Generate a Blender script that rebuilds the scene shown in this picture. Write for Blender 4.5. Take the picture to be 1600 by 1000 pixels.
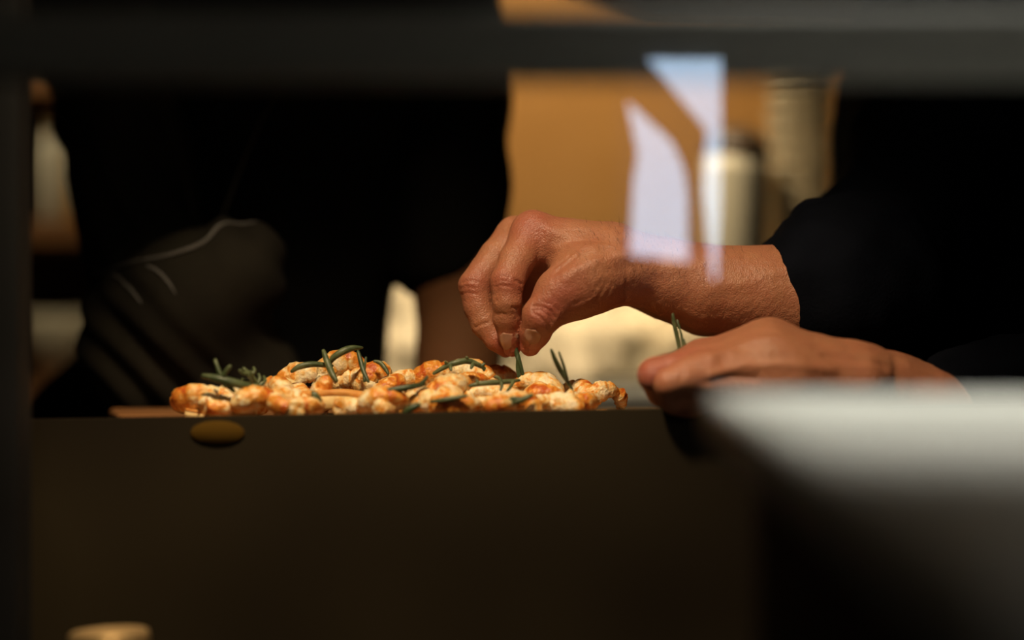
import bpy, bmesh, math, random
import numpy as np
from mathutils import Vector, Matrix
from mathutils.bvhtree import BVHTree

for o in list(bpy.data.objects):
    bpy.data.objects.remove(o)
SC = bpy.context.scene
COL = SC.collection
random.seed(7)
rng = np.random.default_rng(7)

# ------------------------------------------------------------------ camera
CAM_Y, CAM_Z, FPX = -1.45, 0.982, 3770.0
cam_d = bpy.data.cameras.new('camera')
cam = bpy.data.objects.new('camera', cam_d)
COL.objects.link(cam)
cam.location = (0, CAM_Y, CAM_Z)
cam.rotation_euler = (math.pi / 2, 0, 0)
cam_d.sensor_width = 36.0
cam_d.lens = FPX / 1600 * 36.0
cam_d.clip_start = 0.02
cam_d.dof.use_dof = True
cam_d.dof.focus_distance = 1.445
cam_d.dof.aperture_fstop = 1.8
SC.camera = cam

# ------------------------------------------------------------------ world, view
w = bpy.data.worlds.new('world')
SC.world = w
w.use_nodes = True
w.node_tree.nodes['Background'].inputs[0].default_value = (1.0, 0.8, 0.6, 1)
w.node_tree.nodes['Background'].inputs[1].default_value = 0.012
SC.view_settings.view_transform = 'Standard'
SC.view_settings.look = 'None'
SC.view_settings.gamma = 1.0
SC.view_settings.use_curve_mapping = False
SC.view_settings.exposure = 0.0
SC.cycles.use_denoising = True
SC.cycles.max_bounces = 10
SC.cycles.transparent_max_bounces = 12

LAMP_KEY = dict(loc=(-0.13, -0.42, 1.56), energy=27.5, color=(1.0, 0.75, 0.49), radius=0.035, angle=52)
LAMP_BACK = dict(loc=(-0.02, 0.46, 1.58), energy=31.0, color=(1.0, 0.77, 0.49), radius=0.03, angle=62)
LAMP_WALL = dict(loc=(0.05, 1.22, 1.55), energy=15.5, color=(1.0, 0.74, 0.44), radius=0.04, angle=110)
LAMP_FILL_FRONT = dict(loc=(-0.10, -1.75, 2.0), energy=7.0, color=(1.0, 0.84, 0.64), radius=0.08, angle=100)  # added fill from the camera side for rail, panel and ledge
LAMP_FILL_LEDGE = dict(loc=(0.18, -0.505, 1.60), energy=28.0, color=(1.0, 0.98, 0.88), radius=0.04, angle=52)  # added lamp, only there to brighten the stone ledge
LAMP_FILL_SHELF = dict(loc=(-0.46, 0.74, 1.62), energy=8.0, color=(1.0, 0.80, 0.52), radius=0.04, angle=60)  # added lamp that lifts the dark shelf items
WINDOW_STRENGTH = 5.0


def px(x, y, Y=0.0):
    """world point seen at photograph pixel (x, y) when it stands at depth Y"""
    d = Y - CAM_Y
    return Vector(((x - 800) / FPX * d, Y, CAM_Z + (500 - y) / FPX * d))


# ------------------------------------------------------------------ helpers
def tag(o, label=None, cat=None, group=None, kind=None):
    if label: o['label'] = label
    if cat: o['category'] = cat
    if group: o['group'] = group
    if kind: o['kind'] = kind
    return o


def empty(name, loc=(0, 0, 0)):
    o = bpy.data.objects.new(name, None)
    COL.objects.link(o)
    o.location = loc
    o.empty_display_size = 0.05
    return o


def add(name, me, mat, parent=None, smooth=True):
    o = bpy.data.objects.new(name, me)
    COL.objects.link(o)
    if mat is not None and len(me.materials) == 0:
        me.materials.append(mat)
    if smooth:
        me.polygons.foreach_set('use_smooth', [True] * len(me.polygons))
    if parent is not None:
        o.parent = parent
        pm = Matrix.LocRotScale(parent.location, parent.rotation_euler, parent.scale)
        gp = parent.parent
        while gp is not None:
            pm = Matrix.LocRotScale(gp.location, gp.rotation_euler, gp.scale) @ pm
            gp = gp.parent
        o.matrix_parent_inverse = pm.inverted()
    return o


def mesh_from(name, v, f):
    me = bpy.data.meshes.new(name)
    me.from_pydata([tuple(p) for p in v], [], [tuple(int(i) for i in q) for q in f])
    me.update()
    return me


def bm_mesh(name, bm):
    me = bpy.data.meshes.new(name)
    bmesh.ops.recalc_face_normals(bm, faces=bm.faces)
    bm.to_mesh(me)
    bm.free()
    return me


def box_mesh(name, lo, hi, bevel=0.0, seg=2):
    bm = bmesh.new()
    bmesh.ops.create_cube(bm, size=1)
    lo, hi = Vector(lo), Vector(hi)
    for v in bm.verts:
        v.co = Vector((lo[i] + (v.co[i] + .5) * (hi[i] - lo[i]) for i in range(3)))
    if bevel:
        bmesh.ops.bevel(bm, geom=bm.edges[:] + bm.verts[:], offset=bevel, segments=seg, profile=.5, affect='EDGES')
    return bm_mesh(name, bm)


def box(name, lo, hi, mat, parent=None, bevel=0.0, seg=2):
    return add(name, box_mesh(name, lo, hi, bevel, seg), mat, parent, smooth=False)


def lathe_mesh(name, prof, n=32, centre=(0, 0, 0)):
    v, f = [], []
    m = len(prof)
    for i in range(n):
        a = 2 * math.pi * i / n
        for r, z in prof:
            v.append((centre[0] + r * math.cos(a), centre[1] + r * math.sin(a), centre[2] + z))
    for i in range(n):
        j = (i + 1) % n
        for k in range(m - 1):
            f.append((i * m + k, j * m + k, j * m + k + 1, i * m + k + 1))
    me = mesh_from(name, v, f)
    bm = bmesh.new(); bm.from_mesh(me)
    bmesh.ops.remove_doubles(bm, verts=bm.verts, dist=1e-6)
    bmesh.ops.recalc_face_normals(bm, faces=bm.faces)
    bm.to_mesh(me); bm.free()
    return me


def catmull(pts, n):
    P = [Vector(p) for p in pts]
    P = [2 * P[0] - P[1]] + P + [2 * P[-1] - P[-2]]
    out = []
    segs = len(P) - 3
    for i in range(n + 1):
        t = i / n * segs
        s = min(int(t), segs - 1)
        u = t - s
        a, b, c, d = P[s:s + 4]
        out.append(.5 * ((2 * b) + (c - a) * u + (2 * a - 5 * b + 4 * c - d) * u * u + (3 * b - a - 3 * c + d) * u ** 3))
    return out


def tube_mesh(name, pts, rad, nseg=8, steps=None, flat=1.0):
    """rounded tube along pts; rad: callable of t"""
    path = catmull(pts, steps or 4 * (len(pts) - 1))
    n = len(path)
    v, f = [], []
    ref = Vector((0.31, 0.2, 0.93)).normalized()
    for i, p in enumerate(path):
        t = (path[min(i + 1, n - 1)] - path[max(i - 1, 0)]).normalized()
        a = t.cross(ref).normalized()
        b = t.cross(a).normalized()
        r = rad(i / (n - 1))
        for k in range(nseg):
            w_ = 2 * math.pi * k / nseg
            v.append(p + a * (r * math.cos(w_)) + b * (r * flat * math.sin(w_)))
    for i in range(n - 1):
        for k in range(nseg):
            l = (k + 1) % nseg
            f.append((i * nseg + k, i * nseg + l, (i + 1) * nseg + l, (i + 1) * nseg + k))
    t0 = (path[0] - path[1]).normalized(); t1 = (path[-1] - path[-2]).normalized()
    v.append(path[0] + t0 * rad(0) * .7); v.append(path[-1] + t1 * rad(1) * .7)
    c0, c1 = len(v) - 2, len(v) - 1
    for k in range(nseg):
        l = (k + 1) % nseg
        f.append((c0, l, k)); f.append((c1, (n - 1) * nseg + k, (n - 1) * nseg + l))
    return mesh_from(name, v, f)


# ------------------------------------------------------------------ SDF bodies
class Field:
    def __init__(self, lo, hi, h):
        self.lo = np.array(lo, float); self.h = h
        self.n = np.ceil((np.array(hi) - self.lo) / h).astype(int) + 1
        self.d = np.full(tuple(self.n), 0.05 + 4 * h, np.float32)

    def sub(self, lo, hi):
        a = np.clip(np.floor((np.array(lo) - self.lo) / self.h).astype(int), 0, self.n - 1)
        b = np.clip(np.ceil((np.array(hi) - self.lo) / self.h).astype(int) + 1, 1, self.n)
        if np.any(b <= a): return None
        sl = tuple(slice(int(i), int(j)) for i, j in zip(a, b))
        ax = [(self.lo[i] + self.h * np.arange(a[i], b[i])).astype(np.float32) for i in range(3)]
        return sl, ax[0][:, None, None], ax[1][None, :, None], ax[2][None, None, :]

    @staticmethod
    def smin(a, b, k):
        if k <= 0: return np.minimum(a, b)
        hh = np.clip(.5 + .5 * (b - a) / k, 0, 1)
        return b + (a - b) * hh - k * hh * (1 - hh)

    def cone(self, a, b, ra, rb, k=0.0):
        a = np.array(a, float); b = np.array(b, float)
        m = max(ra, rb) + k + 4 * self.h
        s = self.sub(np.minimum(a, b) - m, np.maximum(a, b) + m)
        if s is None: return self
        sl, X, Y, Z = s
        ba = b - a; L = float(ba @ ba) + 1e-12
        t = np.clip(((X - a[0]) * ba[0] + (Y - a[1]) * ba[1] + (Z - a[2]) * ba[2]) / L, 0, 1)
        d = np.sqrt((X - a[0] - t * ba[0]) ** 2 + (Y - a[1] - t * ba[1]) ** 2 + (Z - a[2] - t * ba[2]) ** 2) - (ra + (rb - ra) * t)
        self.d[sl] = self.smin(self.d[sl], d, k)
        return self

    def chain(self, pts, radii, k=0.0, kj=0.002):
        for i in range(len(pts) - 1):
            self.cone(pts[i], pts[i + 1], radii[i], radii[i + 1], k if i == 0 else kj)
        return self

    def ell(self, c, r, k=0.0, sub=False, rot=None):
        c = np.array(c, float); r = np.array(r, float)
        m = r.max() + k + 4 * self.h
        s = self.sub(c - m, c + m)
        if s is None: return self
        sl, X, Y, Z = s
        x, y, z = X - c[0], Y - c[1], Z - c[2]
        if rot is not None:
            ca, sa = math.cos(rot), math.sin(rot)
            x, y = x * ca + y * sa, -x * sa + y * ca
        k0 = np.sqrt((x / r[0]) ** 2 + (y / r[1]) ** 2 + (z / r[2]) ** 2) + 1e-9
        k1 = np.sqrt((x / r[0] ** 2) ** 2 + (y / r[1] ** 2) ** 2 + (z / r[2] ** 2) ** 2) + 1e-9
        d = k0 * (k0 - 1) / k1
        if sub:
            self.d[sl] = -self.smin(-self.d[sl], d, k)
        else:
            self.d[sl] = self.smin(self.d[sl], d, k)
        return self

    def copy(self):
        f = Field.__new__(Field)
        f.lo, f.h, f.n, f.d = self.lo, self.h, self.n, self.d.copy()
        return f

    def surface(self, smooth=2):
        """naive surface nets"""
        D = self.d; S = D < 0
        n = np.array(D.shape) - 1
        cnt = np.zeros(tuple(n), np.int8)
        corners = [(i, j, k) for i in (0, 1) for j in (0, 1) for k in (0, 1)]
        for c in corners:
            cnt += S[c[0]:c[0] + n[0], c[1]:c[1] + n[1], c[2]:c[2] + n[2]]
        cells = np.argwhere((cnt > 0) & (cnt < 8))
        idx = np.full(tuple(n), -1, np.int64)
        idx[cells[:, 0], cells[:, 1], cells[:, 2]] = np.arange(len(cells))
        acc = np.zeros((len(cells), 3)); num = np.zeros(len(cells))
        val = {c: D[cells[:, 0] + c[0], cells[:, 1] + c[1], cells[:, 2] + c[2]].astype(float) for c in corners}
        for ax in range(3):
            for c in corners:
                if c[ax]: continue
                e = list(c); e[ax] = 1; e = tuple(e)
                a, b = val[c], val[e]
                m = (a < 0) != (b < 0)
                t = a[m] / (a[m] - b[m])
                p = np.tile(np.array(c, float), (m.sum(), 1)); p[:, ax] = t
                acc[m] += p; num[m] += 1
        V = self.lo + self.h * (cells + acc / num[:, None])
        F = []
        for ax in range(3):
            u, w_ = (ax + 1) % 3, (ax + 2) % 3
            sl0 = [slice(1, -1)] * 3; sl1 = [slice(1, -1)] * 3
            sl0[ax] = slice(0, -1); sl1[ax] = slice(1, None)
            a, b = S[tuple(sl0)], S[tuple(sl1)]
            off = np.array([1, 1, 1]); off[ax] = 0
            for flip, m in ((0, a & ~b), (1, b & ~a)):
                q = np.argwhere(m) + off
                if len(q) == 0: continue
                du = np.zeros(3, int); du[u] = 1
                dw = np.zeros(3, int); dw[w_] = 1
                g = [idx[tuple((q - x).T)] for x in (du * 0, du, du + dw, dw)]
                F.append(np.stack(g if not flip else g[::-1], 1))
        F = np.concatenate(F)
        F = F[(F >= 0).all(1)]
        for _ in range(smooth):
            s = np.zeros_like(V); c = np.zeros(len(V))
            for i in range(4):
                j = (i + 1) % 4
                np.add.at(s, F[:, i], V[F[:, j]]); np.add.at(s, F[:, j], V[F[:, i]])
                np.add.at(c, F[:, i], 1); np.add.at(c, F[:, j], 1)
            V = .5 * V + .5 * s / np.maximum(c, 1)[:, None]
        return V, F


def normals(V, F):
    fn = np.cross(V[F[:, 2]] - V[F[:, 0]], V[F[:, 3]] - V[F[:, 1]])
    N = np.zeros_like(V)
    for i in range(4): np.add.at(N, F[:, i], fn)
    return N / (np.linalg.norm(N, axis=1)[:, None] + 1e-12)


def seg_dist(V, a, b):
    a = np.array(a); b = np.array(b); ba = b - a
    t = np.clip((V - a) @ ba / (ba @ ba + 1e-12), 0, 1)
    return np.linalg.norm(V - a - t[:, None] * ba, axis=1)


def np_mesh(name, V, F):
    me = bpy.data.meshes.new(name)
    me.vertices.add(len(V)); me.vertices.foreach_set('co', np.asarray(V, np.float32).ravel())
    me.loops.add(F.size); me.loops.foreach_set('vertex_index', F.astype(np.int32).ravel())
    me.polygons.add(len(F)); me.polygons.foreach_set('loop_start', np.arange(0, F.size, 4, dtype=np.int32))
    me.update(calc_edges=True)
    me.validate()
    return me


def vnoise(P, seed=0):
    """cheap smooth vector noise: sums of sines"""
    r = np.random.default_rng(seed)
    out = np.zeros(len(P))
    for i in range(7):
        k = r.normal(size=3); k /= np.linalg.norm(k)
        out += np.sin(P @ k * r.uniform(.6, 1.6) * 2 * math.pi + r.uniform(0, 6.28))
    return out / 3.0


# ------------------------------------------------------------------ materials
def new_mat(name):
    m = bpy.data.materials.new(name)
    m.use_nodes = True
    nt = m.node_tree
    return m, nt, nt.nodes['Principled BSDF']


def rgb(c): return (c[0], c[1], c[2], 1)


def mat_noise(name, c1, c2, scale=20, rough=.6, metal=0, bump=0.0, bump_scale=None, detail=4, stretch=(1, 1, 1), spec=.5, sss=0.0, coat=0.0, lo=.35, hi=.65):
    m, nt, b = new_mat(name)
    tc = nt.nodes.new('ShaderNodeTexCoord')
    mp = nt.nodes.new('ShaderNodeMapping'); mp.inputs['Scale'].default_value = stretch
    nt.links.new(tc.outputs['Object'], mp.inputs[0])
    nz = nt.nodes.new('ShaderNodeTexNoise'); nz.inputs['Scale'].default_value = scale; nz.inputs['Detail'].default_value = detail
    nt.links.new(mp.outputs[0], nz.inputs['Vector'])
    cr = nt.nodes.new('ShaderNodeValToRGB')
    cr.color_ramp.elements[0].position = lo; cr.color_ramp.elements[1].position = hi
    cr.color_ramp.elements[0].color = rgb(c1); cr.color_ramp.elements[1].color = rgb(c2)
    nt.links.new(nz.outputs['Fac'], cr.inputs[0])
    nt.links.new(cr.outputs[0], b.inputs['Base Color'])
    b.inputs['Roughness'].default_value = rough
    b.inputs['Metallic'].default_value = metal
    b.inputs['Specular IOR Level'].default_value = spec
    b.inputs['Coat Weight'].default_value = coat
    if sss:
        b.inputs['Subsurface Weight'].default_value = sss
        b.inputs['Subsurface Radius'].default_value = (.006, .003, .0015)
        b.inputs['Subsurface Scale'].default_value = 1.0
    if bump:
        n2 = nt.nodes.new('ShaderNodeTexNoise'); n2.inputs['Scale'].default_value = bump_scale or scale * 4; n2.inputs['Detail'].default_value = 5
        nt.links.new(mp.outputs[0], n2.inputs['Vector'])
        bp = nt.nodes.new('ShaderNodeBump'); bp.inputs['Strength'].default_value = bump; bp.inputs['Distance'].default_value = .002
        nt.links.new(n2.outputs['Fac'], bp.inputs['Height']); nt.links.new(bp.outputs[0], b.inputs['Normal'])
    return m


def mat_skin(name, base, red):
    m, nt, b = new_mat(name)
    tc = nt.nodes.new('ShaderNodeTexCoord')
    nz = nt.nodes.new('ShaderNodeTexNoise'); nz.inputs['Scale'].default_value = 90; nz.inputs['Detail'].default_value = 5
    nt.links.new(tc.outputs['Object'], nz.inputs['Vector'])
    at = nt.nodes.new('ShaderNodeAttribute'); at.attribute_name = 'red'
    ad = nt.nodes.new('ShaderNodeMath'); ad.operation = 'MULTIPLY_ADD'
    nt.links.new(nz.outputs['Fac'], ad.inputs[0]); ad.inputs[1].default_value = .8
    sb = nt.nodes.new('ShaderNodeMath'); sb.operation = 'ADD'; sb.inputs[1].default_value = -.28
    nt.links.new(at.outputs['Fac'], sb.inputs[0]); nt.links.new(sb.outputs[0], ad.inputs[2])
    mx = nt.nodes.new('ShaderNodeMix'); mx.data_type = 'RGBA'
    mx.inputs[6].default_value = rgb(base); mx.inputs[7].default_value = rgb(red)
    mx.clamp_factor = True
    nt.links.new(ad.outputs[0], mx.inputs[0])
    nt.links.new(mx.outputs[2], b.inputs['Base Color'])
    b.inputs['Roughness'].default_value = .47
    b.inputs['Specular IOR Level'].default_value = .5
    b.inputs['Subsurface Weight'].default_value = .12
    b.inputs['Subsurface Radius'].default_value = (.005, .002, .001)
    b.inputs['Subsurface Scale'].default_value = 1.0
    vo = nt.nodes.new('ShaderNodeTexVoronoi'); vo.inputs['Scale'].default_value = 1100
    nt.links.new(tc.outputs['Object'], vo.inputs['Vector'])
    n3 = nt.nodes.new('ShaderNodeTexNoise'); n3.inputs['Scale'].default_value = 320; n3.inputs['Detail'].default_value = 4
    nt.links.new(tc.outputs['Object'], n3.inputs['Vector'])
    a2 = nt.nodes.new('ShaderNodeMath'); a2.operation = 'MULTIPLY_ADD'; a2.inputs[1].default_value = .5
    nt.links.new(vo.outputs['Distance'], a2.inputs[0]); nt.links.new(n3.outputs['Fac'], a2.inputs[2])
    bp = nt.nodes.new('ShaderNodeBump'); bp.inputs['Strength'].default_value = .42; bp.inputs['Distance'].default_value = .0013
    nt.links.new(a2.outputs[0], bp.inputs['Height']); nt.links.new(bp.outputs[0], b.inputs['Normal'])
    return m


def mat_emit(name, c, s):
    m = bpy.data.materials.new(name); m.use_nodes = True
    nt = m.node_tree; nt.nodes.clear()
    e = nt.nodes.new('ShaderNodeEmission'); e.inputs[0].default_value = rgb(c); e.inputs[1].default_value = s
    o = nt.nodes.new('ShaderNodeOutputMaterial'); nt.links.new(e.outputs[0], o.inputs[0])
    return m


def mat_glass(name, refl):
    m = bpy.data.materials.new(name); m.use_nodes = True
    nt = m.node_tree; nt.nodes.clear()
    t = nt.nodes.new('ShaderNodeBsdfTransparent'); t.inputs[0].default_value = (.97, .98, .97, 1)
    g = nt.nodes.new('ShaderNodeBsdfGlossy'); g.inputs['Roughness'].default_value = 0.0
    mx = nt.nodes.new('ShaderNodeMixShader'); mx.inputs[0].default_value = refl
    o = nt.nodes.new('ShaderNodeOutputMaterial')
    nt.links.new(t.outputs[0], mx.inputs[1]); nt.links.new(g.outputs[0], mx.inputs[2]); nt.links.new(mx.outputs[0], o.inputs[0])
    return m


def mat_wood(name, c1, c2, scale=6, rough=.5, axis=(1, 10, 10)):
    return mat_noise(name, c1, c2, scale=scale, rough=rough, stretch=axis, bump=.25, bump_scale=scale * 5, detail=6)


M = {}
M['skin'] = mat_skin('skin', (.42, .175, .088), (.37, .100, .058))
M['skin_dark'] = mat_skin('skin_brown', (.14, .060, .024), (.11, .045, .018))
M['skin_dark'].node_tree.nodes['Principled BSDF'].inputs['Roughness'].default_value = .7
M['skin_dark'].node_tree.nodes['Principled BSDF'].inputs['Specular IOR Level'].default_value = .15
M['nail'] = mat_noise('nail', (.44, .21, .13), (.48, .245, .16), scale=60, rough=.25, sss=.1)
M['hair'] = mat_noise('hair', (.03, .018, .010), (.05, .03, .018), scale=60, rough=.6)
M['navy'] = mat_noise('navy_cloth', (.0028, .0034, .0055), (.0046, .0054, .0085), scale=30, rough=.9, bump=.3, bump_scale=500, spec=.02)
M['black'] = mat_noise('black_cloth', (.003, .003, .003), (.005, .0045, .004), scale=30, rough=.95, bump=.2, bump_scale=400, spec=.08)
M['olive'] = mat_noise('dark_olive_cloth', (.012, .010, .007), (.020, .017, .011), scale=18, rough=.9, bump=.3, bump_scale=400, spec=.15)
M['trouser'] = mat_noise('trouser_cloth', (.008, .008, .009), (.014, .014, .015), scale=30, rough=.9, spec=.1)
M['shoe'] = mat_noise('shoe_leather', (.010, .009, .008), (.015, .013, .012), scale=30, rough=.5)
M['plaster'] = mat_noise('ochre_plaster', (.49, .25, .070), (.58, .31, .100), scale=5, rough=.85, bump=.15, bump_scale=40)
M['dark_wall'] = mat_noise('dark_wall_paint', (.030, .026, .022), (.040, .034, .028), scale=5, rough=.9)
M['floor'] = mat_noise('floor_tile', (.05, .045, .04), (.07, .062, .055), scale=4, rough=.7)
M['rail'] = mat_noise('charcoal_metal', (.095, .09, .083), (.11, .105, .096), scale=8, rough=.6)
M['post'] = mat_noise('black_metal', (.006, .006, .006), (.009, .009, .008), scale=8, rough=.7)
M['panel'] = mat_noise('umber_lacquer', (.011, .0075, .0035), (.027, .020, .009), scale=5, rough=.6, detail=1, spec=.15)
M['counter'] = mat_noise('dark_counter', (.030, .025, .018), (.04, .032, .024), scale=9, rough=.5)
M['steel'] = mat_noise('brushed_steel', (.34, .35, .33), (.42, .43, .41), scale=12, rough=.42, metal=.85, stretch=(1, 14, 14))
M['board'] = mat_wood('walnut_board', (.20, .085, .028), (.31, .145, .050), scale=14, rough=.42)
M['marble'] = mat_noise('pale_stone', (.60, .60, .55), (.70, .69, .63), scale=5, rough=.5)
M['cloth'] = mat_noise('cream_linen', (.80, .68, .48), (.88, .78, .60), scale=8, rough=.9, bump=.25, bump_scale=180)
M['cream'] = mat_noise('cream_enamel', (.58, .53, .41), (.62, .57, .44), scale=6, rough=.5)
M['umber'] = mat_noise('umber_lid', (.045, .026, .012), (.06, .034, .016), scale=12, rough=.55)
M['beige'] = mat_noise('beige_card', (.50, .44, .32), (.58, .51, .37), scale=12, rough=.8)
M['brass'] = mat_noise('brass', (.62, .42, .18), (.72, .50, .24), scale=20, rough=.45, metal=.7)
M['amber'] = mat_noise('reflection_amber', (.075, .040, .005), (.09, .048, .007), scale=12, rough=.9, spec=.05)  # colour standing in for a blurred orange reflection
M['brownbox'] = mat_wood('brown_shelf_wood', (.20, .085, .025), (.28, .12, .035), scale=5, rough=.6)
M['lampshade'] = mat_noise('lamp_enamel', (.03, .03, .03), (.04, .04, .04), scale=10, rough=.4)
M['bulb'] = mat_emit('bulb_glow', (1.0, .72, .42), 6.0)
M['daylight'] = mat_emit('daylight', (.56, .75, 1.0), WINDOW_STRENGTH)
M['glass'] = mat_glass('screen_glass', .09)
M['samphire'] = mat_noise('samphire_green', (.050, .074, .026), (.125, .150, .062), scale=160, rough=.42, bump=.2, bump_scale=900)
M['leafdark'] = mat_noise('deep_green', (.026, .045, .016), (.055, .085, .030), scale=160, rough=.45)
M['bread'] = mat_noise('flatbread', (.70, .46, .14), (.80, .60, .26), scale=60, rough=.7, bump=.3, bump_scale=300)
M['crust'] = mat_noise('toasted_crust', (.58, .22, .035), (.72, .36, .08), scale=90, rough=.55, bump=.3, bump_scale=300)
M['butter'] = mat_noise('butter_flake', (.86, .72, .34), (.92, .82, .48), scale=60, rough=.3, sss=.1)
M['label_y'] = mat_noise('amber_glass', (.55, .28, .03), (.65, .36, .05), scale=12, rough=.3)
M['lit_rim'] = mat_noise('lit_rim_grey', (.10, .095, .085), (.14, .13, .12), scale=40, rough=.8)  # grey standing in for light on the sleeve's edge and folds


def mat_prawn():
    m, nt, b = new_mat('grilled_prawn')
    tc = nt.nodes.new('ShaderNodeTexCoord')
    oi = nt.nodes.new('ShaderNodeObjectInfo')
    ad = nt.nodes.new('ShaderNodeVectorMath'); ad.operation = 'ADD'
    nt.links.new(tc.outputs['Object'], ad.inputs[0]); nt.links.new(oi.outputs['Random'], ad.inputs[1])
    nz = nt.nodes.new('ShaderNodeTexNoise'); nz.inputs['Scale'].default_value = 190; nz.inputs['Detail'].default_value = 4
    nz.inputs['Distortion'].default_value = .6
    nt.links.new(ad.outputs[0], nz.inputs['Vector'])
    at = nt.nodes.new('ShaderNodeAttribute'); at.attribute_name = 'streak'
    s = nt.nodes.new('ShaderNodeMath'); s.operation = 'MULTIPLY_ADD'; s.inputs[1].default_value = .60
    nt.links.new(at.outputs['Fac'], s.inputs[0]); nt.links.new(nz.outputs['Fac'], s.inputs[2])
    cr = nt.nodes.new('ShaderNodeValToRGB')
    e = cr.color_ramp.elements
    e[0].position = .44; e[0].color = (.90, .77, .50, 1)
    e[1].position = .96; e[1].color = (.50, .10, .014, 1)
    x = e.new(.57); x.color = (.87, .62, .27, 1)
    x = e.new(.70); x.color = (.76, .32, .045, 1)
    nt.links.new(s.outputs[0], cr.inputs[0]); nt.links.new(cr.outputs[0], b.inputs['Base Color'])
    b.inputs['Roughness'].default_value = .27
    b.inputs['Subsurface Weight'].default_value = .15
    b.inputs['Subsurface Radius'].default_value = (.006, .003, .0015); b.inputs['Subsurface Scale'].default_value = 1
    n2 = nt.nodes.new('ShaderNodeTexNoise'); n2.inputs['Scale'].default_value = 420; n2.inputs['Detail'].default_value = 4
    nt.links.new(ad.outputs[0], n2.inputs['Vector'])
    bp = nt.nodes.new('ShaderNodeBump'); bp.inputs['Strength'].default_value = .8; bp.inputs['Distance'].default_value = .0016
    nt.links.new(n2.outputs['Fac'], bp.inputs['Height']); nt.links.new(bp.outputs[0], b.inputs['Normal'])
    return m


M['prawn'] = mat_prawn()

# ------------------------------------------------------------------ the setting
def struct(o): return tag(o, kind='structure')


struct(box('floor', (-2.2, -2.6, -.05), (2.2, 1.85, 0), M['floor']))
struct(box('ceiling', (-2.2, -2.6, 2.6), (2.2, 1.85, 2.65), M['dark_wall']))
struct(box('wall_back', (-2.2, 1.75, 0), (2.2, 1.85, 2.6), M['plaster']))
struct(box('wall_left', (-2.25, -2.6, 0), (-2.2, 1.85, 2.6), M['dark_wall']))
struct(box('wall_right', (2.2, -2.6, 0), (2.25, 1.85, 2.6), M['dark_wall']))
struct(box('wall_front', (-2.2, -2.65, 0), (2.2, -2.6, 2.6), M['dark_wall']))

# glass plane of the screen: through G0, turned about the vertical
TH = math.radians(15)
G0 = Vector((0, -0.62, 0)); GN = Vector((math.sin(TH), -math.cos(TH), 0)); GT = Vector((math.cos(TH), math.sin(TH), 0))


def mirror(p):
    s = (Vector(p) - G0).dot(GN)
    return Vector(p) - 2 * s * GN


def vm(x, y, d):           # where a thing must stand to show in the screen's reflection at (x, y), path length d
    return mirror(px(x, y, d + CAM_Y))


def prism(name, quad_front, quad_back, mat, parent=None):
    n = len(quad_front)
    v = list(quad_front) + list(quad_back)
    f = [tuple(range(n)), tuple(range(2 * n - 1, n - 1, -1))]
    for i in range(n):
        j = (i + 1) % n
        f.append((i, n + i, n + j, j))
    me = mesh_from(name, v, f)
    bm = bmesh.new(); bm.from_mesh(me)
    return add(name, bm_mesh(name, bm), mat, parent, smooth=False)


def vprism(name, pts, d, th, mat, parent=None):
    return prism(name, [vm(x, y, d) for x, y in pts], [vm(x, y, d) + (vm(x, y, d + th) - vm(x, y, d)) for x, y in pts], mat, parent)


# side partition with the small daylight window that mirrors in the screen
DV = 1.85
part_ = vprism('wall_side', [(820, -900), (1330, -900), (1330, 2500), (820, 2500)], DV + .05, .04, M['dark_wall']); struct(part_)
win = vprism('window_1', [(960, 60), (1150, 60), (1150, 470), (960, 470)], DV + .03, .02, M['post']); struct(win)
vprism('pane', [(1012, 92), (1127, 92), (1127, 205), (1112, 212)], DV + .012, .016, M['daylight'], win)
vprism('pane', [(1104, 206), (1127, 198), (1126, 320), (1120, 436), (1114, 436), (1098, 300)], DV + .012, .016, M['daylight'], win)
vprism('pane', [(980, 158), (1000, 176), (1026, 200), (1050, 222), (1068, 262), (1074, 300), (1076, 408), (984, 398), (990, 282), (997, 240)], DV + .012, .016, M['daylight'], win)
vprism('mullion', [(1128, 80), (1134, 80), (1134, 440), (1128, 440)], DV + .004, .02, M['umber'], win)

# ------------------------------------------------------------------ glass screen
gs = empty('glass_screen', (0, -.62, 1.3))
tag(gs, 'clear glass screen hanging over the serving pass, mirroring a bright window', 'screen')
def gpt(u, z, off=0): return G0 + GT * u + GN * off + Vector((0, 0, z))
prism('pane', [gpt(-.42, .967), gpt(.42, .967), gpt(.42, 1.36), gpt(-.42, 1.36)], [gpt(-.42, .967, -.0004), gpt(.42, .967, -.0004), gpt(.42, 1.36, -.0004), gpt(-.42, 1.36, -.0004)], M['glass'], gs)
for u_ in (-.3, .3):
    q = gpt(u_, 1.35)
    box('hanger', (q.x - .012, q.y - .006, 1.34), (q.x + .012, q.y + .006, 2.6), M['rail'], gs, bevel=.002)
RD = .97
zr0 = px(0, 128, RD + CAM_Y).z; zr1 = px(0, 18, RD + CAM_Y).z
rl = empty('pass_rail', (0, RD + CAM_Y, 0)); tag(rl, 'blurred charcoal metal rail running across the top of the picture', 'rail')
box('top_rail', (-.66, RD + CAM_Y - .012, zr0), (.66, RD + CAM_Y + .012, zr1), M['rail'], rl, bevel=.003)
for s_ in (-1, 1):
    box('upright', (s_ * .66 - .02, RD + CAM_Y - .014, 0), (s_ * .66 + .02, RD + CAM_Y + .014, 1.35), M['rail'], rl, bevel=.002)
pr = px(47, 500, -.17).x
po = box('steel_post', (pr - .06, -.20, 0), (pr, -.165, 2.6), M['post'], None, bevel=.002)
tag(po, 'black metal post at the left edge of the picture', 'post')

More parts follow.
